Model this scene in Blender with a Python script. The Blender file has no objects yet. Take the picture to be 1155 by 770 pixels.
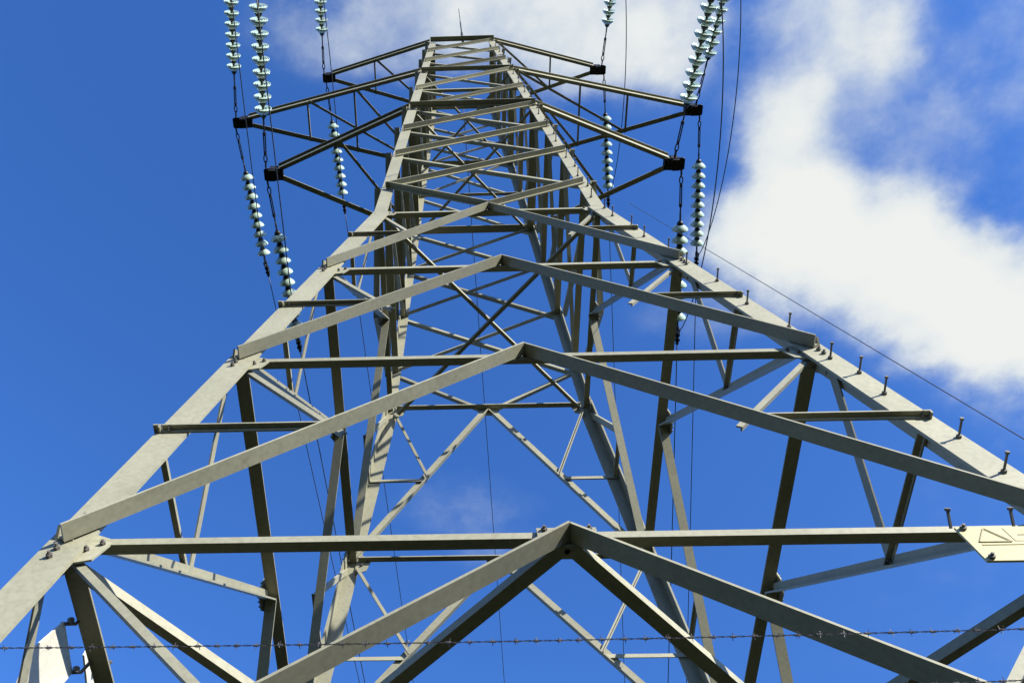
import bpy, bmesh, math, random
from mathutils import Vector, Matrix
random.seed(7)
C = bpy.context.scene.collection
S = 0.70                 # metres per model unit
CAM_H = 1.6
def W(p): return Vector((p[0]*S, p[1]*S, p[2]*S + CAM_H))
V = Vector

# ---------------------------------------------------------------- materials
def new_mat(name):
    m = bpy.data.materials.new(name); m.use_nodes = True
    nt = m.node_tree; b = nt.nodes['Principled BSDF']
    return m, nt, b
def steel(name, col, dark, scale=6.0, rough=0.55, metal=0.0, bump=0.04, spec=0.35, rust=0.):
    col = tuple(c*.68 for c in col); dark = tuple(c*.68 for c in dark)
    m, nt, b = new_mat(name); N = nt.nodes; L = nt.links
    tc = N.new('ShaderNodeTexCoord')
    geo = N.new('ShaderNodeNewGeometry')
    oi = N.new('ShaderNodeObjectInfo')
    n1 = N.new('ShaderNodeTexNoise'); n1.inputs['Scale'].default_value = scale; n1.inputs['Detail'].default_value = 6
    n2 = N.new('ShaderNodeTexNoise'); n2.inputs['Scale'].default_value = scale*14; n2.inputs['Detail'].default_value = 4
    L.new(geo.outputs['Position'], n1.inputs['Vector']); L.new(geo.outputs['Position'], n2.inputs['Vector'])
    r1 = N.new('ShaderNodeValToRGB'); e = r1.color_ramp.elements
    e[0].position = .34; e[0].color = (*dark, 1); e[1].position = .62; e[1].color = (*col, 1)
    L.new(n1.outputs['Fac'], r1.inputs['Fac'])
    mx = N.new('ShaderNodeMix'); mx.data_type = 'RGBA'; mx.blend_type = 'MULTIPLY'; mx.inputs['Factor'].default_value = .35
    r2 = N.new('ShaderNodeValToRGB'); r2.color_ramp.elements[0].position = .3; r2.color_ramp.elements[0].color = (.55, .53, .5, 1)
    r2.color_ramp.elements[1].position = .6; r2.color_ramp.elements[1].color = (1, 1, 1, 1)
    L.new(n2.outputs['Fac'], r2.inputs['Fac'])
    L.new(r1.outputs['Color'], mx.inputs['A']); L.new(r2.outputs['Color'], mx.inputs['B'])
    # every bar weathers a little differently
    mr = N.new('ShaderNodeMapRange'); mr.inputs['To Min'].default_value = .74; mr.inputs['To Max'].default_value = 1.10
    L.new(oi.outputs['Random'], mr.inputs['Value'])
    mul = N.new('ShaderNodeVectorMath'); mul.operation = 'SCALE'
    L.new(mx.outputs['Result'], mul.inputs[0]); L.new(mr.outputs['Result'], mul.inputs['Scale'])
    if rust:
        n3 = N.new('ShaderNodeTexNoise'); n3.inputs['Scale'].default_value = 7; n3.inputs['Detail'].default_value = 8; n3.inputs['Roughness'].default_value = .7
        L.new(geo.outputs['Position'], n3.inputs['Vector'])
        r3 = N.new('ShaderNodeMapRange'); r3.interpolation_type = 'SMOOTHSTEP'; r3.inputs['From Min'].default_value = .60; r3.inputs['From Max'].default_value = .74; r3.inputs['To Max'].default_value = rust
        L.new(n3.outputs['Fac'], r3.inputs['Value'])
        m3 = N.new('ShaderNodeMix'); m3.data_type = 'RGBA'; m3.inputs['B'].default_value = (.14, .115, .075, 1)
        L.new(r3.outputs['Result'], m3.inputs['Factor']); L.new(mul.outputs['Vector'], m3.inputs['A'])
        L.new(m3.outputs['Result'], b.inputs['Base Color'])
    else:
        L.new(mul.outputs['Vector'], b.inputs['Base Color'])
    b.inputs['Roughness'].default_value = rough; b.inputs['Metallic'].default_value = metal
    b.inputs['Specular IOR Level'].default_value = spec
    bp = N.new('ShaderNodeBump'); bp.inputs['Strength'].default_value = bump; bp.inputs['Distance'].default_value = .01
    L.new(n2.outputs['Fac'], bp.inputs['Height']); L.new(bp.outputs['Normal'], b.inputs['Normal'])
    return m
STEEL = steel('pale_galvanised_steel', (.385, .375, .268), (.33, .322, .230), scale=3.0, rust=.45)
BOLT = steel('bolt_steel', (.20, .19, .17), (.12, .11, .10), scale=20, rough=.6)
HARD = steel('dark_hardware', (.035, .036, .034), (.02, .02, .02), scale=15, rough=.5, metal=.3)
WIRE = steel('aluminium_wire', (.05, .055, .07), (.035, .04, .05), scale=10, rough=.5)
BARB = steel('barbed_wire_steel', (.13, .125, .14), (.08, .075, .08), scale=12, rough=.6)
PLATE = steel('cream_sign_paint', (.74, .67, .36), (.66, .60, .32), scale=5, rough=.5)
PALE = steel('white_sign_back', (.80, .78, .66), (.72, .70, .6), scale=5, rough=.5)
INK = steel('faded_sign_ink', (.48, .42, .24), (.54, .48, .28), scale=30, rough=.6)
YEL = steel('faded_sign_yellow', (.54, .50, .30), (.52, .48, .30), scale=12, rough=.6)
CONC = steel('concrete', (.24, .23, .21), (.18, .17, .16), scale=8, rough=.9, bump=.3)
def glass_mat():
    m, nt, b = new_mat('pale_green_glass')
    b.inputs['Base Color'].default_value = (.36, .48, .41, 1)
    b.inputs['Roughness'].default_value = .12
    b.inputs['Transmission Weight'].default_value = .12
    b.inputs['IOR'].default_value = 1.5
    b.inputs['Specular IOR Level'].default_value = .8
    b.inputs['Subsurface Weight'].default_value = 0
    return m
GLASS = glass_mat()

# ---------------------------------------------------------------- object helpers
def set_props(o, label=None, cat=None, group=None, kind=None):
    if label: o['label'] = label
    if cat: o['category'] = cat
    if group: o['group'] = group
    if kind: o['kind'] = kind
def link(name, bm, mat, parent=None, loc=None, smooth=False):
    bmesh.ops.recalc_face_normals(bm, faces=bm.faces[:])
    me = bpy.data.meshes.new(name); 
    if smooth:
        for f in bm.faces: f.smooth = True
    bm.to_mesh(me); bm.free()
    for m in (mat if isinstance(mat, (list, tuple)) else [mat]): me.materials.append(m)
    o = bpy.data.objects.new(name, me); C.objects.link(o)
    if parent: o.parent = parent
    if loc is not None: o.location = loc
    return o
def empty(name, loc=(0, 0, 0)):
    o = bpy.data.objects.new(name, None); C.objects.link(o); o.location = loc; o.empty_display_size = .2
    return o
def prism(bm, sec, A, B, U, Vd, mi=0):
    """extrude a closed 2-D section (u,v) along A-B; U,Vd are its axes"""
    a = [bm.verts.new(A + U*u + Vd*v) for u, v in sec]; b = [bm.verts.new(B + U*u + Vd*v) for u, v in sec]
    n = len(sec); fs = [bm.faces.new(a[::-1]), bm.faces.new(b)]
    for i in range(n): fs.append(bm.faces.new((a[i], a[(i+1) % n], b[(i+1) % n], b[i])))
    for f in fs: f.material_index = mi
def frame(A, B, d1, d2):
    ax = (B-A).normalized()
    u = (d1 - ax*d1.dot(ax)).normalized()
    v = d2 - ax*d2.dot(ax); v = (v - u*v.dot(u)).normalized()
    return ax, u, v
def bolt_on(bm, p, n, r=.014, h=.016, mi=1):
    n = n.normalized(); t = n.orthogonal().normalized(); s = n.cross(t)
    prism(bm, [(r*math.cos(i*math.pi/3), r*math.sin(i*math.pi/3)) for i in range(6)], p, p + n*h, t, s, mi)
    prism(bm, [(r*.5*math.cos(i*math.pi/3), r*.5*math.sin(i*math.pi/3)) for i in range(6)], p+n*h, p + n*h*1.9, t, s, mi)
def angle(name, A, B, d1, w1, d2, w2, parent, t=.016, mat=None, bolts=0, off=V((0, 0, 0)), ext=0):
    """steel angle bar, heel on A-B, flange 1 towards d1, flange 2 towards d2 (model units)"""
    A = W(A) + off*S; B = W(B) + off*S
    w1 *= S; w2 *= S; t *= S
    ax, u, v = frame(A, B, V(d1), V(d2))
    if ext: A = A - ax*ext*S; B = B + ax*ext*S
    mid = (A+B)/2
    bm = bmesh.new()
    prism(bm, [(0, 0), (w1, 0), (w1, t), (t, t), (t, w2), (0, w2)], A-mid, B-mid, u, v)
    if bolts:
        L = (B-A).length
        for e, s in ((A, 1), (B, -1)):
            for i in range(bolts):
                p = e - mid + ax*s*(.035 + i*.06) + u*w1*.55
                bolt_on(bm, p + v*t, v, r=.011, h=.010)
    return link(name, bm, [mat or STEEL, BOLT], parent, mid)
def zee(name, A, B, up, h, out, f, parent, t=.016):
    A = W(A); B = W(B); h *= S; f *= S; t *= S
    ax, u, v = frame(A, B, V(up), V(out)); mid = (A+B)/2
    bm = bmesh.new()
    prism(bm, [(0, -f), (t, -f), (t, 0), (h, 0), (h, t), (h, f), (h-t, f), (h-t, t), (0, t)], A-mid, B-mid, u, v)
    return link(name, bm, [STEEL, BOLT], parent, mid)
def plate(name, pts, n, th, parent, mat=None, bolts=(), both=False):
    """flat plate: polygon of model-unit points with thickness along n"""
    P = [W(p) for p in pts]; mid = sum(P, V((0, 0, 0)))/len(P); n = V(n).normalized()*th*S
    bm = bmesh.new()
    a = [bm.verts.new(p-mid) for p in P]; b = [bm.verts.new(p-mid+n) for p in P]
    bm.faces.new(a[::-1]); bm.faces.new(b)
    for i in range(len(P)): bm.faces.new((a[i], a[(i+1) % len(P)], b[(i+1) % len(P)], b[i]))
    for q in bolts:
        bolt_on(bm, W(q)-mid+n, n, r=.012, h=.011)
        if both: bolt_on(bm, W(q)-mid, -n, r=.012, h=.011)
    return link(name, bm, [mat or STEEL, BOLT], parent, mid)
def tube(bm, pts, r, seg=6, mi=0):
    rings = []
    for i, p in enumerate(pts):
        d = (pts[min(i+1, len(pts)-1)] - pts[max(i-1, 0)]).normalized()
        t = d.cross(V((0, 0, 1)));  t = t if t.length > 1e-4 else d.orthogonal()
        t.normalize(); s = d.cross(t)
        rings.append([bm.verts.new(p + t*r*math.cos(2*math.pi*k/seg) + s*r*math.sin(2*math.pi*k/seg)) for k in range(seg)])
    for i in range(len(pts)-1):
        for k in range(seg):
            f = bm.faces.new((rings[i][k], rings[i][(k+1) % seg], rings[i+1][(k+1) % seg], rings[i+1][k])); f.material_index = mi
    f = bm.faces.new(rings[0][::-1]); f.material_index = mi; f = bm.faces.new(rings[-1]); f.material_index = mi

# ---------------------------------------------------------------- tower geometry (model units)
K = 1.11142
W4, B4, WT = 1.5, 0.14031, 0.87577
Z = dict(g=-CAM_H/S, l0=1.27, l1=3.96516, l2=6.71829, l3=9.54434, l4=12.50413, l5=13.61432, l6=15.50439,
         l7=17.35256, l8=19.20650, l9=21.25, la=23.33901, lb=24.95, lc=26.55, lt=28.14922)
def hw(z): return W4 + B4*(Z['l4']-z) if z < Z['l4'] else W4 + (WT-W4)*(z-Z['l4'])/(Z['lt']-Z['l4'])
def N(sx, sy, z, ox=0., oy=0.):
    z = Z[z] if isinstance(z, str) else z
    w = hw(z); return V((sx*(w+ox), sy*(w*K+oy), z))
tower = empty('lattice_tower', (0, 0, 0))
set_props(tower, 'tall pale steel lattice pylon with six cross-arms seen from its foot', 'pylon')
OX = .10
# footings and legs
for sx in (-1, 1):
    for sy in (-1, 1):
        p = W(N(sx, sy, 'g', OX)); bm = bmesh.new()
        prism(bm, [(-.45, -.45), (.45, -.45), (.45, .45), (-.45, .45)], V((0, 0, -.3)), V((0, 0, .22)), V((1, 0, 0)), V((0, 1, 0)))
        prism(bm, [(-.3, -.3), (.3, -.3), (.3, .3), (-.3, .3)], V((0, 0, .22)), V((0, 0, .4)), V((1, 0, 0)), V((0, 1, 0)))
        bmesh.ops.bevel(bm, geom=bm.edges[:], offset=.02, segments=2, affect='EDGES')
        link('footing', bm, CONC, tower, (p.x, p.y, 0))
        # one mesh per leg: lower shaft and steeper upper shaft, with splice plates
        bm = bmesh.new()
        def shaft(z0, z1, w, t):
            A, B = W(N(sx, sy, z0, OX)), W(N(sx, sy, z1, OX if z1 != 'lt' else .06))
            ax, u, v = frame(A, B, V((-sx, 0, 0)), V((0, -sy, 0)))
            w *= S; t *= S
            prism(bm, [(0, 0), (w, 0), (w, t), (t, t), (t, w), (0, w)], A-p, B-p, u, v)
            return A, B, ax, u, v
        A, B, ax, u, v = shaft('g', 'l4', .22 if sy < 0 else .19, .024)
        L = (B-A).length
        # bolt groups where braces meet the leg, on both outer faces
        for key in ('l0', 'l1', 'l2', 'l3'):
            q = A + (B-A)*((W(N(sx, sy, key)).z-A.z)/(B.z-A.z))
            for i in range(-2, 4):
                bolt_on(bm, q-p+ax*(i*.055)+u*.2*S*.45, -v, r=.013, h=.014)
                bolt_on(bm, q-p+ax*(i*.055)+v*.2*S*.45, -u, r=.013, h=.014)
        A, B, ax, u, v = shaft('l4', 'lt', .18 if sy < 0 else .15, .02)
        link('leg', bm, [STEEL, BOLT], tower, p)

def face_dirs(fc):
    """left and right corner signs and in-plane axis of a face seen from outside"""
    return {'F': ((-1, -1), (1, -1)), 'D': ((1, -1), (1, 1)), 'R': ((1, 1), (-1, 1)), 'L': ((-1, 1), (-1, -1))}[fc]
UP = V((0, 0, 1))
def FN(fc, side, z, dy=0.):
    """node on a face: side -1 left leg, 0 middle, 1 right leg"""
    (a, b) = face_dirs(fc)
    z = Z[z] if isinstance(z, str) else z
    oxs = OX if fc in 'LD' else 0.
    if side == 0:
        p = (N(*a, z, oxs) + N(*b, z, oxs))/2
    else:
        p = N(*(a if side < 0 else b), z, oxs)
    return p
def outn(fc, z0, z1):
    l, r = FN(fc, -1, z0), FN(fc, 1, z0); m = FN(fc, 0, z1) - FN(fc, 0, z0)
    return (r-l).cross(m).normalized()
PAN = [('g', 'l0'), ('l0', 'l1'), ('l1', 'l2'), ('l2', 'l3'), ('l3', 'l4')]
SIZE = {'g': .115, 'l0': .115, 'l1': .108, 'l2': .108, 'l3': .10}
for fc in 'FDRL':
    n = outn(fc, 'l1', 'l3')
    right = (FN(fc, 1, 'l2')-FN(fc, -1, 'l2')).normalized()
    inner = .04
    for zk in ('l0', 'l1', 'l2', 'l3', 'l4'):
        a, b = FN(fc, -1, zk), FN(fc, 1, zk)
        d = right*(.07 if fc in 'FR' else .02)
        hfl = {'F': .07, 'R': .08, 'L': .115, 'D': .115}[fc]
        if zk == 'l4': hfl = .08
        angle('horizontal_beam', a + d, b - d, UP, .048 if zk != 'l4' else .045, -n, hfl, tower, off=-n*.034)
    for z0, z1 in PAN:
        w = SIZE[z0]
        ap = FN(fc, 0, z1)
        for s in (-1, 1):
            ft = FN(fc, s, z0)
            # brace: in-plane flange rises from the heel, second flange stands outwards at the lower edge
            ax = (ft-ap).normalized(); inpl = n.cross(ax)
            if inpl.z < 0: inpl = -inpl
            dz = -n*.0 + V((0, 0, -.05))
            if fc in 'F':
                angle('diagonal_brace', ap + dz*(2.15 if z1 == 'l1' else 1.7) - ax*.02 + right*s*.012, ft + dz*.9, inpl, .06, n, w, tower, off=n*(.02 if s < 0 else .014), bolts=3)
            elif fc == 'R':
                angle('diagonal_brace', ap + dz, ft, inpl, .11, -n, .07, tower, off=n*.004)
            else:
                angle('diagonal_brace', ap + dz, ft, inpl, .085, -n, .105, tower, off=-n*.03)
            if z0 == 'g': continue
            md = (ap+ft)/2
            lg = FN(fc, s, md.z)
            t_ = (lg-md).normalized()
            oo = n*.02 if fc in 'FR' else -n*.02
            # strut: leg mid-point to brace mid-point, upper flange outwards
            angle('secondary_strut', lg + t_*.06, md + t_*.02, -UP, .038 if fc != 'R' else .055, n if fc in 'FLR' else -n, .052, tower, off=(n*.004 if fc == 'F' else -n*.036) , t=.012, bolts=1)
            up = FN(fc, s, z1)
            ax2 = (md-up).normalized(); ip2 = n.cross(ax2)
            if (ip2.z < 0) != (fc in 'LD'): ip2 = -ip2
            angle('secondary_brace', up - V((0, 0, .06)) + ax2*.08, md - ax2*.0, ip2, .10 if fc == 'D' else .075 if fc == 'L' else .045, n if fc in 'LD' else -n, .032, tower, off=-n*.05, t=.012)
    # gusset plates at the apex of every K
    for zk in ('l1', 'l2', 'l3', 'l4'):
        c = FN(fc, 0, zk); upv = (FN(fc, 0, 'l3')-FN(fc, 0, 'l1')).normalized()
        pl = [c - right*.16 + upv*.06, c - right*.16 - upv*.05, c - right*.07 - upv*.13, c + right*.07 - upv*.13, c + right*.16 - upv*.05, c + right*.16 + upv*.06]
        o = -n*.018
        plate('gusset_plate', [q+o for q in pl], n, .012, tower, bolts=[c+o+right*k_-upv*.09 for k_ in (-.06, 0, .06)] + [c+o+right*k_+upv*.035 for k_ in (-.12, .12)])
    # gussets at leg joints (inside the leg flange)
    for zk in ('l1', 'l2', 'l3', 'l4'):
        for s in (-1, 1):
            c = FN(fc, s, zk); upv = (FN(fc, s, 'l3')-FN(fc, s, 'l1')).normalized(); iw = -right*s
            sz = 1.0 if zk != 'l4' else .9
            pl = [c + iw*.05 + upv*.13*sz, c + iw*.05 - upv*.2*sz, c + iw*.2*sz - upv*.15*sz, c + iw*.24*sz + upv*.04*sz]
            o = -n*.03
            plate('gusset_plate', [q+o for q in pl], -n, .012, tower, bolts=[c+o+iw*.19*sz+upv*.0, c+o+iw*.13*sz-upv*.06], both=True)
    # upper body
    right = (FN(fc, 1, 'l6')-FN(fc, -1, 'l6')).normalized(); n = outn(fc, 'l5', 'l8')
    for zk, fl in (('l8', .17), ('la', .14), ('lt', .19)):
        a, b = FN(fc, -1, zk), FN(fc, 1, zk)
        if fc == 'F':
            angle('horizontal_beam', a, b, -UP, .06, n, fl*.72, tower, off=n*.03, ext=.04)
        else:
            angle('horizontal_beam', a, b, UP, .045, -n, fl, tower, off=n*.005)
    for zk in (('l5', 'l6', 'l7', 'l9', 'lb', 'lc') if fc in 'LD' else ('l9',)):
        angle('horizontal_beam', FN(fc, -1, zk), FN(fc, 1, zk), UP, .06, -n, .10 if fc in 'LD' else .07, tower, off=-n*.02)
    for s in (-1, 1):
        a, b = FN(fc, 0, 'l4'), FN(fc, s, 'l5'); ax = (b-a).normalized()
        ip = n.cross(ax); ip = ip if ip.z < 0 else -ip
        angle('diagonal_brace', a + UP*.03, b, ip, .05, n, .095, tower, off=n*.012)
    seq = ['l5', 'l6', 'l7', 'l8', 'l9', 'la', 'lb', 'lc', 'lt']
    for z0, z1 in zip(seq, seq[1:]):
        sz = .082 if z0 in ('l5', 'l6', 'l7') else .07
        a, b = FN(fc, -1, z0), FN(fc, 1, z1); ax = (b-a).normalized(); ip = n.cross(ax); ip = ip if ip.z < 0 else -ip
        angle('cross_brace', a, b, ip, sz*.62, n, sz*1.2, tower, off=n*.012, ext=.05)
        a, b = FN(fc, 1, z0), FN(fc, -1, z1); ax = (b-a).normalized(); ip = n.cross(ax); ip = ip if ip.z > 0 else -ip
        angle('cross_brace', a, b, ip, sz*.8, -n, sz*.8, tower, off=-n*.034)
# plan bracing: diamond at the first level, corner-to-corner crosses at first level and waist
def pb(A, B, w1=.08, w2=.08, dn=V((0, 0, 0)), up=1):
    A, B = V(A), V(B); ax = (B-A).normalized(); sd = ax.cross(UP).normalized()
    if sd.y < 0: sd = -sd
    angle('plan_brace', A+dn, B+dn, UP*up, w1, sd, w2, tower)
m1 = {f: FN(f, 0, 'l1') for f in 'FDRL'}
for a, b in (('F', 'L'), ('F', 'D'), ('R', 'L'), ('R', 'D')):
    pb(m1[a] + (m1[b]-m1[a]).normalized()*.06, m1[b], .06, .085, V((0, 0, -.035)))
for zk, wd, dd in (('l1', .062, -.13), ('l4', .052, -.10)):
    for i, (a, b) in enumerate((((-1, -1), (1, 1)), ((1, -1), (-1, 1)))):
        A, B = N(*a, zk), N(*b, zk); ax = (B-A).normalized()
        pb(A+ax*.12, B-ax*.12, wd, wd, V((0, 0, dd - i*.085)))
for zk in ('l8', 'la'):
    for i, (a, b) in enumerate((((-1, -1), (1, 1)), ((1, -1), (-1, 1)))):
        A, B = N(*a, zk), N(*b, zk); pb(A, B, .05, .05, V((0, 0, -.03-i*.055)))
# lightning rod on the top front beam
bm = bmesh.new(); c = W(FN('F', 0, 'lt') + V((.02, 0, .06)))
for a, b, r in ((0, .9, .026), (.9, 2.2, .015), (2.2, 4.0, .008)): tube(bm, [V((0, 0, a)), V((0, 0, b))], r)
link('lightning_rod', bm, HARD, tower, c)
# step bolts up the front right leg
zs = [2.2, 2.65, 3.1, 4.55, 5.02, 5.73, 6.13, 6.44, 7.19, 7.87, 8.64, 9.3, 9.95, 10.6, 11.2, 11.8, 12.3]
zs += [12.9 + .55*i for i in range(27)]
for i, z in enumerate(zs):
    p = W(N(1, -1, z, OX) + V((-.05 - .05*(i % 2), 0, 0))); bm = bmesh.new()
    nf = outn('F', 'l1', 'l3') if z < 12.5 else outn('F', 'l5', 'l8')
    r = .0058
    tube(bm, [V((0, 0, 0)), nf*.09], r)
    tube(bm, [nf*.086, nf*.096], r*1.7)
    tube(bm, [nf*.001, nf*.014], r*2.3)
    link('step_bolt', bm, BOLT, tower, p)
for dx in (1.88, 2.19):       # two steps on the first front beam
    p = W((dx, -3.16, 3.80)); bm = bmesh.new(); nf = outn('F', 'l1', 'l3')
    tube(bm, [V((0, 0, -.03)), nf*.045 + V((0, 0, .01))], .0062); tube(bm, [nf*.042+V((0, 0, .009)), nf*.05+V((0, 0, .012))], .011)
    link('step_bolt', bm, BOLT, tower, p)

# ---------------------------------------------------------------- cross-arms
XO = {('l8', -1, 'f'): 4.40, ('l8', -1, 'r'): 4.40, ('la', -1, 'f'): 5.84, ('la', -1, 'r'): 5.88, ('lt', -1, 'f'): 4.1, ('lt', -1, 'r'): 4.05,
      ('l8', 1, 'f'): 4.25, ('l8', 1, 'r'): 4.42, ('la', 1, 'f'): 5.72, ('la', 1, 'r'): 5.84, ('lt', 1, 'f'): 4.1, ('lt', 1, 'r'): 4.18}
ARMS = {('l8'): (4.2, 19.42), ('la'): (5.6, 23.66), ('lt'): (3.93, 28.42)}
for zk, (tx, tz) in ARMS.items():
    for s in (-1, 1):
        fr, rr = N(s, -1, zk, .06), N(s, 1, zk, .06)
        fr += V((0, -.01, .0))
        tipF, tipR = V((s*(tx-.05), -.11, tz)), V((s*(tx-.05), .11, tz))
        h = {'l8': .18, 'la': .18, 'lt': .16}[zk]
        arm = zee('cross_arm', fr, tipF, UP, h, V((0, -1, 0)), .065, tower)
        inv = V((0, 0, 0))
        def sub(o):
            o.parent = arm; o.location = o.location - arm.location
            return o
        sub(angle('rear_chord', rr, tipR, UP, .10, V((0, -1, 0)), .11, arm))
        # dark tip plate with hanging lugs
        bm = bmesh.new(); q = W((s*tx, 0, tz)); e = .14*S; xo = (max(XO[(zk, s, 'f')], XO[(zk, s, 'r')]) - tx + .05)*S
        prism(bm, [(-e*1.15, -e*.9), (xo*.8, -e), (xo, -e*.8), (xo, e*.8), (xo*.8, e), (-e*1.15, e*.9)], V((0, 0, -.035)), V((0, 0, -.012)), V((s, 0, 0)), V((0, 1, 0)))
        prism(bm, [(-e, -e*.9), (e, -e*.9), (e, e*.9), (-e, e*.9)], V((0, 0, .10)), V((0, 0, .115)), V((s, 0, 0)), V((0, 1, 0)))
        for yy in (-e*.8, e*.8):
            prism(bm, [(-.05, -.006), (.05, -.006), (.05, .006), (-.05, .006)], V((s*e*.5, yy, -.09)), V((s*e*.5, yy, .10)), V((1, 0, 0)), V((0, 1, 0)))
        for bx in (-.6, 0, .6):
            for by in (-.55, .55): bolt_on(bm, V((bx*e, by*e, -.035)), V((0, 0, -1)), r=.011, h=.01)
        sub(link('tip_plate', bm, [HARD, BOLT], arm, q))
        lerp = lambda a, b, t: a + (b-a)*t
        dn = V((0, 0, -.02))
        posts = {'l8': (), 'la': (.36, .63), 'lt': (.45,)}[zk]
        dpos = {'l8': (.47,), 'la': (.36, .63), 'lt': (.45,)}[zk]
        for t in posts:
            sub(angle('strut', lerp(tipF, fr, t)+dn, lerp(tipR, rr, t)+dn, UP, .04, V((s, 0, 0)), .045, arm, t=.012))
        for t in dpos:
            if s < 0: A, B = lerp(tipF, fr, t), rr
            else: A, B = lerp(tipR, rr, t), fr
            sub(angle('arm_brace', A+dn*1.6, B+dn*1.6, UP, .045, V((0, -1, 0)), .06, arm, t=.012))

# ---------------------------------------------------------------- insulator strings
PITCH = .256*S; LINK = 1.22*S; ND = 9
def lathe(prof, seg=20):
    bm = bmesh.new(); rings = []
    for x, r in prof:
        rings.append([bm.verts.new((x, r*math.cos(2*math.pi*k/seg), r*math.sin(2*math.pi*k/seg))) for k in range(seg)])
    for i in range(len(prof)-1):
        for k in range(seg): bm.faces.new((rings[i][k], rings[i][(k+1) % seg], rings[i+1][(k+1) % seg], rings[i+1][k]))
    bm.faces.new(rings[0][::-1]); bm.faces.new(rings[-1])
    return bm
def mesh_of(bm, name, mats, smooth=True):
    bmesh.ops.recalc_face_normals(bm, faces=bm.faces[:])
    me = bpy.data.meshes.new(name)
    for f in bm.faces: f.smooth = smooth
    bm.to_mesh(me); bm.free()
    for m in mats: me.materials.append(m)
    return me
R = .18*S
disc_me = mesh_of(lathe([(-.022, R*.30), (-.016, R*.44), (.0, R*.60), (.022, R*.80), (.046, R*.94), (.062, R*.995), (.070, R), (.075, R*.97), (.072, R*.90), (.058, R*.84),
                         (.074, R*.76), (.072, R*.68), (.056, R*.62), (.072, R*.52), (.068, R*.44), (.052, R*.36), (.056, R*.2)]), 'insulator_disc', [GLASS])
cap_me = mesh_of(lathe([(-.075, .012), (-.07, .032), (-.05, .044), (-.03, .050), (-.016, .054), (-.014, .03), (.06, .016), (.085, .014), (.09, .02), (.10, .02), (.103, .012)], 12), 'cap', [HARD])
# hardware from the arm tip: shackle, twisted links, turnbuckle
bm = bmesh.new()
def eye(x, L_, r, wd, plane):
    pts = []
    for i in range(13):
        a = 2*math.pi*i/12; x_ = x + L_/2 + L_/2*math.cos(a); y_ = wd*math.sin(a)
        pts.append(V((x_, y_, 0)) if plane == 0 else V((x_, 0, y_)))
    for p, q in zip(pts, pts[1:]): tube(bm, [p, q], r, 5)
eye(-.03, .14, .010, .026, 1); eye(.09, .12, .010, .024, 0)
tube(bm, [V((.20, 0, 0)), V((.26, 0, 0))], .022); tube(bm, [V((.25, .013, 0)), V((.52, .013, 0))], .010); tube(bm, [V((.25, -.013, 0)), V((.52, -.013, 0))], .010)
tube(bm, [V((.51, 0, 0)), V((.56, 0, 0))], .026); tube(bm, [V((.55, 0, 0)), V((.66, 0, 0))], .012)
eye(.64, .12, .010, .024, 1); tube(bm, [V((.75, 0, 0)), V((LINK-.05, 0, 0))], .017)
link_me = mesh_of(bm, 'linkage', [HARD], False)
bm = bmesh.new()
x0 = LINK + ND*PITCH
tube(bm, [V((x0-.08, 0, 0)), V((x0+.05, 0, 0))], .016); tube(bm, [V((x0+.04, 0, 0)), V((x0+.34, 0, 0))], .028)
tube(bm, [V((x0+.10, 0, 0)), V((x0+.12, 0, -.10)), V((x0+.02, 0, -.16))], .015)
for xx in (x0+.18, x0+.26):
    prism(bm, [(-.02, -.035), (.02, -.035), (.02, .035), (-.02, .035)], V((xx, 0, -.03)), V((xx, 0, .05)), V((1, 0, 0)), V((0, 1, 0)))
clamp_me = mesh_of(bm, 'strain_clamp', [HARD], False)
def child(name, me, parent, loc=(0, 0, 0)):
    o = bpy.data.objects.new(name, me); C.objects.link(o); o.parent = parent; o.location = loc; return o
PLACE = {'l8': 'lowest', 'la': 'middle', 'lt': 'top'}
ends = {}
proto = None
def copy_tree(o, parent=None):
    c = o.copy(); C.objects.link(c); c.parent = parent
    for ch in list(o.children): copy_tree(ch, c)
    return c
DX = {('l8', -1, 'f'): .08, ('l8', -1, 'r'): .10, ('la', -1, 'f'): .10, ('la', -1, 'r'): .12, ('lt', -1, 'f'): .04, ('lt', -1, 'r'): .08,
      ('l8', 1, 'f'): .10, ('l8', 1, 'r'): .05, ('la', 1, 'f'): .12, ('la', 1, 'r'): .06, ('lt', 1, 'f'): .06, ('lt', 1, 'r'): .08}
ZO = {'l8': 19.40, 'la': 23.65, 'lt': 28.36}
for (zk, s, fr), x in XO.items():
    o_ = V((s*x, -.14 if fr == 'f' else .14, ZO[zk])); d = V((DX[(zk, s, fr)], -1 if fr == 'f' else 1, -.10)).normalized()
    if proto is None:
        proto = empty('insulator_string'); st = proto
        child('linkage', link_me, st)
        for i in range(ND):
            q = child('insulator_disc', disc_me, st, (LINK + i*PITCH, 0, 0))
            child('cap', cap_me, q)
        child('strain_clamp', clamp_me, st)
    else: st = copy_tree(proto)
    st.location = W(o_)
    zax = (V((0, 0, 1)) - d*d.z).normalized(); yax = zax.cross(d)
    st.rotation_euler = Matrix((d, yax, zax)).transposed().to_euler()
    side = 'left' if s < 0 else 'right'
    set_props(st, f"pale green glass disc string pulling {'forward overhead' if fr=='f' else 'back away'} from the {PLACE[zk]} {side} arm tip",
              'insulator', 'glass insulator strings on the arm tips')
    p0 = W(o_) + d*(x0+.33)
    ends[(zk, s, fr)] = (p0, d)
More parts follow.
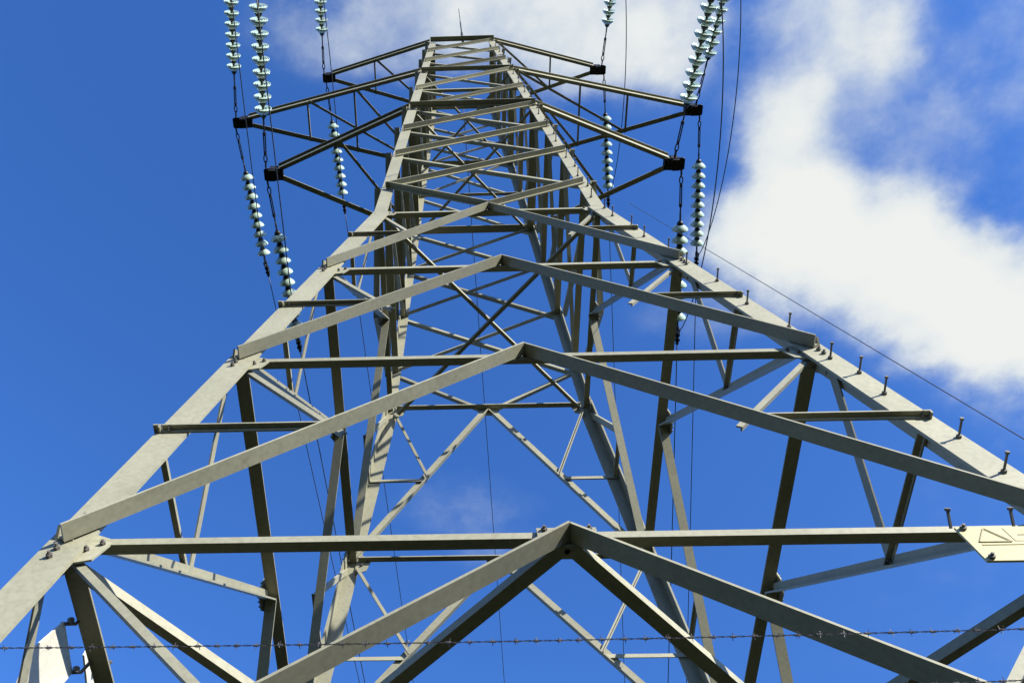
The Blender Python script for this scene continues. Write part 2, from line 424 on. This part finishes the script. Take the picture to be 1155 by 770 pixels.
# conductors
def wire_obj(name, pts, r, label, cat, group=None, mat=None, seg=6):
    bm = bmesh.new(); o0 = pts[0]; tube(bm, [p-o0 for p in pts], r, seg)
    o = link(name, bm, mat or WIRE, None, o0, True); set_props(o, label, cat, group); return o
for (zk, s, fr), (p0, d) in ends.items():
    side = 'left' if s < 0 else 'right'; L_ = 160.
    hd = V((d.x, d.y, 0)).normalized(); pts = []
    for i in range(41):
        t = (i/40)**1.6; xx = t*L_
        pts.append(p0 + hd*xx + V((0, 0, -.10*xx*(1-t) )))
    wire_obj('conductor', pts, .0085, f"thin dark power line running {'overhead towards the viewer' if fr=='f' else 'down behind the pylon'} from the {PLACE[zk]} {side} glass string",
             'power line', 'power lines leaving the pylon')
for zk in PLACE:
    for s in (-1, 1):
        a, da = ends[(zk, s, 'f')]; b, db = ends[(zk, s, 'r')]
        a = a - da*.25 + V((0, 0, -.1)); b = b - db*.25 + V((0, 0, -.1)); pts = []
        side = 'left' if s < 0 else 'right'
        for i in range(33):
            t = i/32; k = (1-(2*t-1)**2); k = k**.8
            pts.append(a.lerp(b, t) + V((.11*k, 0, -.62*k)))
        wire_obj('jumper_cable', pts, .0085, f'slack dark jumper wire looping beneath the {PLACE[zk]} {side} arm tip', 'cable', 'jumper wires under the arm tips')
# earth wire from the pylon top
a = W((.02, .98, 28.25)); pts = []
for i in range(41):
    t = (i/40)**1.6; xx = t*160; pts.append(a + V((.06*xx, xx, -.085*xx*(1-t))))
wire_obj('earth_wire', pts, .008, 'thinnest wire running back from the middle of the pylon top', 'power line')
# stay cable beside the front right leg
c0 = W((0, 0, 0)); A = W((1.55, -1.5, 13.6))
# passes two sight points beside the leg and reaches an anchor in the grass
P1 = V((0.28994, 0.42182, 1.))*(12.2*S); P2 = V((.72351, .69526, 1.))
camL = V((-.620266*S, -6.304536*S, CAM_H))
P1 = camL + P1; P2 = camL + P2*(5.6*S)
dd = (P2-P1).normalized(); Pg = P2 + dd*((P2.z-.05)/-dd.z); Pt = P1 - dd*2.6
wire_obj('stay_cable', [Pt, P1, P2, Pg], .003, 'thin grey cable slanting down outside the front right leg against the cloud', 'cable', mat=WIRE)

# ---------------------------------------------------------------- barbed wire across the front of the tower
bw = empty('barbed_wire', W((0, -3.5, 2.7)))
set_props(bw, 'twisted barbed wire strands strung low across the front of the pylon', 'barbed wire')
def strand(A, B, sag):
    A, B = W(A), W(B); L_ = (B-A).length; ax = (B-A).normalized(); o0 = W((0, -3.5, 2.7)); bm = bmesh.new()
    n_ = int(L_/.012)
    f = lambda t: A.lerp(B, t) + V((0, 0, -sag*4*t*(1-t))) - o0
    for ph in (0, math.pi):
        pts = []
        for i in range(n_+1):
            t = i/n_; a = ph + i*.012*2*math.pi/.055
            pts.append(f(t) + V((0, math.cos(a), math.sin(a)))*.0017)
        tube(bm, pts, .0013, 4)
    x = .02
    while x < L_:
        c = f(x/L_); a = random.uniform(0, math.pi)
        for k in range(2):
            a2 = a + k*1.4 + random.uniform(-.3, .3); e = V((random.uniform(-.3, .3), math.cos(a2), math.sin(a2)))*.011
            cc = c + V((k*.005-.0025, 0, 0))
            tube(bm, [cc-e, cc+e], .0010, 4)
        tube(bm, [c - V((.0075, 0, 0)), c + V((.0075, 0, 0))], .0034, 5)
        x += random.uniform(.052, .066)
    return link('strand', bm, BARB, bw)
strand((-3.35, -3.52, 2.70), (3.35, -3.52, 2.78), .028)
strand((-3.35, -3.55, 2.33), (3.35, -3.55, 2.55), .03)
for x in (-3.3, 3.3):      # brackets that carry the strands on the front legs
    bm = bmesh.new(); o0 = W((0, -3.5, 2.7)); q = W((x, -3.53, 2.35)) - o0
    sg = 1 if x > 0 else -1
    prism(bm, [(-.02, -.004), (.02, -.004), (.02, .004), (-.02, .004)], q, q + V((0, 0, .32)), V((1, 0, 0)), V((0, 1, 0)))
    prism(bm, [(-.02, -.004), (.02, -.004), (.02, .004), (-.02, .004)], q + V((0, .005, .16)), q + V((-sg*.18, .22, .16)), V((0, 0, 1)), V((1, 0, 0)))
    link('bracket', bm, STEEL, bw)

# ---------------------------------------------------------------- signs
nF = outn('F', 'l1', 'l3'); upF = (FN('F', 0, 'l2')-FN('F', 0, 'l1')).normalized()
o_ = V((1.885, -3.168, 3.74)); wd, ht = .62, .30
def sp(x, y, lift=0.): return o_ + V((x*wd, 0, 0)) - upF*(ht*y) + nF*lift
sg = empty('danger_sign', W(sp(.5, .5)))
set_props(sg, 'cream metal warning plate bolted under the lowest front beam at the right edge', 'sign')
def spart(name, poly, lift, th, mat, bolts=()):
    o = plate(name, [sp(x, y, lift) for x, y in poly], nF, th, None, mat, [sp(x, y, lift) for x, y in bolts])
    o.location = o.location - W(sp(.5, .5)); o.parent = sg; return o
spart('panel', [(0, 0), (.0, 1), (1, 1), (1, 0)], 0, .012, PLATE, [(.05, .93), (.95, .93), (.05, .07), (.95, .07)])
def bar(x0_, y0_, x1_, y1_, w_):
    dx, dy = x1_-x0_, (y1_-y0_)*ht/wd; l = math.hypot(dx, dy); nx, ny = -dy/l*w_, dx/l*w_*wd/ht
    return [(x0_+nx, y0_+ny), (x1_+nx, y1_+ny), (x1_-nx, y1_-ny), (x0_-nx, y0_-ny)]
spart('symbol_field', [(.36, .05), (.36, .45), (.9, .45), (.9, .05)], .0125, .002, YEL)
for b_ in ((.08, .47, .21, .06), (.21, .06, .33, .47), (.08, .47, .33, .47)):
    spart('triangle_stroke', bar(*b_, .005), .015, .003, INK)
spart('lightning_bolt', [(.50, .10), (.42, .28), (.49, .28), (.45, .42), (.58, .22), (.51, .22), (.56, .10)], .0155, .002, INK)
spart('border_line', bar(.08, .55, .93, .55, .005), .0125, .003, INK)
# two small plates clamped on the left side beam
for nm, pts, lab, clamps in (
    ('tower_plate', [(-2.82, -2.44, 3.93), (-2.83, -2.09, 3.88), (-2.86, -2.16, 3.60), (-2.90, -2.46, 3.40), (-2.86, -2.55, 3.62)],
     'pale pointed metal plate hanging left of the dark side beam near the left leg', [(-2.80, -2.43, 3.95), (-2.82, -2.10, 3.90)]),
    ('tower_plate', [(-2.80, -2.08, 4.16), (-2.81, -2.08, 4.02), (-2.83, -1.70, 3.95), (-2.80, -1.62, 4.12)],
     'narrow pale strip of plate on the right edge of the dark side beam', [(-2.79, -1.9, 4.1)])):
    c = W(sum((V(p) for p in pts), V((0, 0, 0)))/len(pts)); e = empty(nm, c); set_props(e, lab, 'sign', 'pale plates on the side beam')
    nL = outn('L', 'l1', 'l3')
    o = plate('panel', pts, nL, .012, None, PALE); o.location = o.location - c; o.parent = e
    for q in clamps:
        bm = bmesh.new(); tube(bm, [V((-.03, 0, -.02)), V((.02, .02, .0)), V((.05, 0, .03))], .008); tube(bm, [V((0, 0, 0)), V((.02, -.02, -.02))], .012)
        o = link('clamp', bm, BOLT, e, W(q)-c)

# ---------------------------------------------------------------- ground
m, nt, b = new_mat('meadow_grass'); Nn = nt.nodes; Lk = nt.links
g = Nn.new('ShaderNodeNewGeometry')
a1 = Nn.new('ShaderNodeTexNoise'); a1.inputs['Scale'].default_value = .35; a1.inputs['Detail'].default_value = 8
a2 = Nn.new('ShaderNodeTexNoise'); a2.inputs['Scale'].default_value = 14; a2.inputs['Detail'].default_value = 6
Lk.new(g.outputs['Position'], a1.inputs['Vector']); Lk.new(g.outputs['Position'], a2.inputs['Vector'])
r_ = Nn.new('ShaderNodeValToRGB'); r_.color_ramp.elements[0].position = .35; r_.color_ramp.elements[0].color = (.008, .012, .005, 1)
r_.color_ramp.elements[1].position = .68; r_.color_ramp.elements[1].color = (.018, .021, .009, 1)
ad = Nn.new('ShaderNodeMath'); ad.operation = 'ADD'; ml = Nn.new('ShaderNodeMath'); ml.operation = 'MULTIPLY'; ml.inputs[1].default_value = .5
Lk.new(a1.outputs['Fac'], ad.inputs[0]); Lk.new(a2.outputs['Fac'], ad.inputs[1]); Lk.new(ad.outputs[0], ml.inputs[0]); Lk.new(ml.outputs[0], r_.inputs['Fac'])
Lk.new(r_.outputs['Color'], b.inputs['Base Color']); b.inputs['Roughness'].default_value = 1.0; b.inputs['Specular IOR Level'].default_value = .0
bp = Nn.new('ShaderNodeBump'); bp.inputs['Strength'].default_value = .6; Lk.new(a2.outputs['Fac'], bp.inputs['Height']); Lk.new(bp.outputs['Normal'], b.inputs['Normal'])
bm = bmesh.new(); bmesh.ops.create_grid(bm, x_segments=60, y_segments=60, size=900)
for v in bm.verts:
    d = v.co.xy.length
    v.co.z = 0 if d < 40 else min(1, (d-40)/200)*(math.sin(v.co.x*.011)+math.cos(v.co.y*.013))*1.5 - 1.0*min(1, (d-40)/200)
o = link('ground', bm, m); o['kind'] = 'structure'

# ---------------------------------------------------------------- sky, sun
SUN = V((.67, -.59, .46)).normalized()
el = math.asin(SUN.z); az = math.atan2(SUN.x, SUN.y)
w = bpy.data.worlds.new('World'); bpy.context.scene.world = w; w.use_nodes = True
nt = w.node_tree; Nn = nt.nodes; Lk = nt.links
bg = Nn['Background']; bg.inputs['Strength'].default_value = .0535
sk = Nn.new('ShaderNodeTexSky'); sk.sky_type = 'NISHITA'; sk.sun_disc = False
sk.sun_elevation = el; sk.sun_rotation = az; sk.air_density = 1.0; sk.dust_density = .3; sk.ozone_density = 3.0
hs = Nn.new('ShaderNodeHueSaturation'); hs.inputs['Saturation'].default_value = 1.20; hs.inputs['Value'].default_value = 1.6
Lk.new(sk.outputs['Color'], hs.inputs['Color'])
tc = Nn.new('ShaderNodeTexCoord'); sx = Nn.new('ShaderNodeSeparateXYZ'); Lk.new(tc.outputs['Generated'], sx.inputs[0])
def math_(op, a, b_=None, clamp=False):
    n_ = Nn.new('ShaderNodeMath'); n_.operation = op; n_.use_clamp = clamp
    for i, x_ in enumerate((a, b_)):
        if x_ is None: continue
        if isinstance(x_, (int, float)): n_.inputs[i].default_value = x_
        else: Lk.new(x_, n_.inputs[i])
    return n_.outputs[0]
zc = math_('MAXIMUM', sx.outputs['Z'], .08)
cx = math_('DIVIDE', sx.outputs['X'], zc); cy = math_('DIVIDE', sx.outputs['Y'], zc)
cb = Nn.new('ShaderNodeCombineXYZ'); Lk.new(cx, cb.inputs[0]); Lk.new(cy, cb.inputs[1])
nz = Nn.new('ShaderNodeTexNoise'); nz.inputs['Scale'].default_value = 5; nz.inputs['Detail'].default_value = 7; nz.inputs['Roughness'].default_value = .58
Lk.new(cb.outputs[0], nz.inputs['Vector'])
wob = Nn.new('ShaderNodeVectorMath'); wob.operation = 'SUBTRACT'; Lk.new(nz.outputs['Color'], wob.inputs[0]); wob.inputs[1].default_value = (.5, .5, .5)
wsc = Nn.new('ShaderNodeVectorMath'); wsc.operation = 'SCALE'; Lk.new(wob.outputs[0], wsc.inputs[0]); wsc.inputs['Scale'].default_value = .15
pp = Nn.new('ShaderNodeVectorMath'); pp.operation = 'ADD'; Lk.new(cb.outputs[0], pp.inputs[0]); Lk.new(wsc.outputs[0], pp.inputs[1])
# cloud masses of the overhead layer: centre, radii, weight
BLOBS = [(.47, .44, .17, .10, 1.2), (.62, .50, .17, .11, 1.1), (.38, .42, .10, .08, .8), (.40, .345, .075, .07, .7), (.36, .30, .06, .07, .45),
         (.55, .43, .12, .06, .7), (.76, .56, .2, .12, 1.0), (.47, .37, .08, .06, .5), (.90, .45, .2, .2, .6),
         (-.05, .165, .12, .05, .35), (.07, .155, .11, .07, .6), (.17, .165, .10, .08, .9), (.25, .175, .05, .07, .5), (.36, .165, .09, .055, .75), (.44, .185, .06, .06, .7),
         (.20, .22, .07, .06, .5), (.12, .22, .06, .05, .25), (-.12, .17, .08, .06, .3), (.30, .24, .05, .05, .25), (.48, .24, .06, .06, .2),
         (.58, .20, .16, .16, .30), (.40, .30, .12, .12, .25), (.62, .42, .24, .2, .2), (.85, .9, .5, .4, .1), (.31, .41, .07, .06, .7), (.68, .565, .12, .06, .6), (.56, .50, .10, .05, .35), (.37, .265, .07, .08, .45), (.43, .25, .09, .07, .35), (.0, .16, .2, .09, .25), (.10, .05, .25, .10, .8), (.40, .02, .25, .10, .6), (.02, .78, .10, .06, .30), (.09, .86, .12, .05, .25), (.30, .52, .10, .05, .25),
         (-.9, .3, .2, .25, .7), (-.3, -.6, .5, .3, .8), (.8, -.3, .3, .4, .8), (-.6, 1.5, .5, .2, .7), (1.2, 1.5, .6, .25, .8), (-1.6, .2, .4, .5, .7)]
acc = None
for bx, by, rx, ry, wt in BLOBS:
    s_ = Nn.new('ShaderNodeVectorMath'); s_.operation = 'SUBTRACT'; Lk.new(pp.outputs[0], s_.inputs[0]); s_.inputs[1].default_value = (bx, by, 0)
    d_ = Nn.new('ShaderNodeVectorMath'); d_.operation = 'MULTIPLY'; Lk.new(s_.outputs[0], d_.inputs[0]); d_.inputs[1].default_value = (1/rx, 1/ry, 1)
    l_ = Nn.new('ShaderNodeVectorMath'); l_.operation = 'LENGTH'; Lk.new(d_.outputs[0], l_.inputs[0])
    mr = Nn.new('ShaderNodeMapRange'); mr.interpolation_type = 'SMOOTHSTEP'; mr.inputs['From Min'].default_value = 1.25; mr.inputs['From Max'].default_value = .2
    mr.inputs['To Min'].default_value = 0; mr.inputs['To Max'].default_value = wt
    Lk.new(l_.outputs['Value'], mr.inputs['Value'])
    acc = mr.outputs['Result'] if acc is None else math_('ADD', acc, mr.outputs['Result'])
n2 = Nn.new('ShaderNodeTexNoise'); n2.inputs['Scale'].default_value = 9; n2.inputs['Detail'].default_value = 9; n2.inputs['Roughness'].default_value = .6
Lk.new(cb.outputs[0], n2.inputs['Vector'])
nn = math_('MULTIPLY', math_('SUBTRACT', n2.outputs['Fac'], .5), 1.5)
gate = math_('MULTIPLY', acc, 3.0, True)
den = math_('ADD', acc, math_('MULTIPLY', nn, gate))
fac = Nn.new('ShaderNodeMapRange'); fac.interpolation_type = 'SMOOTHSTEP'; fac.inputs['From Min'].default_value = .0; fac.inputs['From Max'].default_value = 1.35
Lk.new(den, fac.inputs['Value'])
cr = Nn.new('ShaderNodeValToRGB'); cr.color_ramp.elements[0].position = .3; cr.color_ramp.elements[0].color = (4.3, 5.2, 6.0, 1)
cr.color_ramp.elements[1].position = .75; cr.color_ramp.elements[1].color = (6.6, 6.7, 6.55, 1)
sh = math_('ADD', math_('MULTIPLY', acc, .24), math_('MULTIPLY', n2.outputs['Fac'], .62)); Lk.new(sh, cr.inputs['Fac'])
mx = Nn.new('ShaderNodeMix'); mx.data_type = 'RGBA'; Lk.new(fac.outputs['Result'], mx.inputs['Factor']); tint = Nn.new('ShaderNodeVectorMath'); tint.operation = 'MULTIPLY'; tint.inputs[1].default_value = (.86, .99, 1.38)
Lk.new(hs.outputs['Color'], tint.inputs[0]); Lk.new(tint.outputs[0], mx.inputs['A']); Lk.new(cr.outputs['Color'], mx.inputs['B'])
Lk.new(mx.outputs['Result'], bg.inputs['Color'])
sl = bpy.data.lights.new('sun', 'SUN'); sl.energy = 5.0; sl.angle = math.radians(.53); sl.color = (1, .95, .84)
so = bpy.data.objects.new('sun', sl); C.objects.link(so); so.location = (30, -30, 40)
so.rotation_euler = SUN.to_track_quat('Z', 'Y').to_euler()

# ---------------------------------------------------------------- camera
yaw, pitch, roll = -.0614137, 1.0786235, .0329874
f_ = V((math.sin(yaw)*math.cos(pitch), math.cos(yaw)*math.cos(pitch), math.sin(pitch)))
r0 = V((math.cos(yaw), -math.sin(yaw), 0)); u0 = r0.cross(f_)
rt = r0*math.cos(roll) + u0*math.sin(roll); up = -r0*math.sin(roll) + u0*math.cos(roll)
cd = bpy.data.cameras.new('camera'); cam = bpy.data.objects.new('camera', cd); C.objects.link(cam)
cam.matrix_world = Matrix.Translation(camL) @ Matrix((rt, up, -f_)).transposed().to_4x4()
cd.sensor_width = 36; cd.lens = 1064.34/1155*36; cd.shift_x = 104.243/1155; cd.shift_y = -2.035/1155
cd.clip_start = .05; cd.clip_end = 5000
sc = bpy.context.scene; sc.camera = cam
sc.view_settings.view_transform = 'Standard'; sc.view_settings.look = 'None'; sc.view_settings.exposure = 1.30; sc.view_settings.gamma = 1
sc.view_settings.use_curve_mapping = False
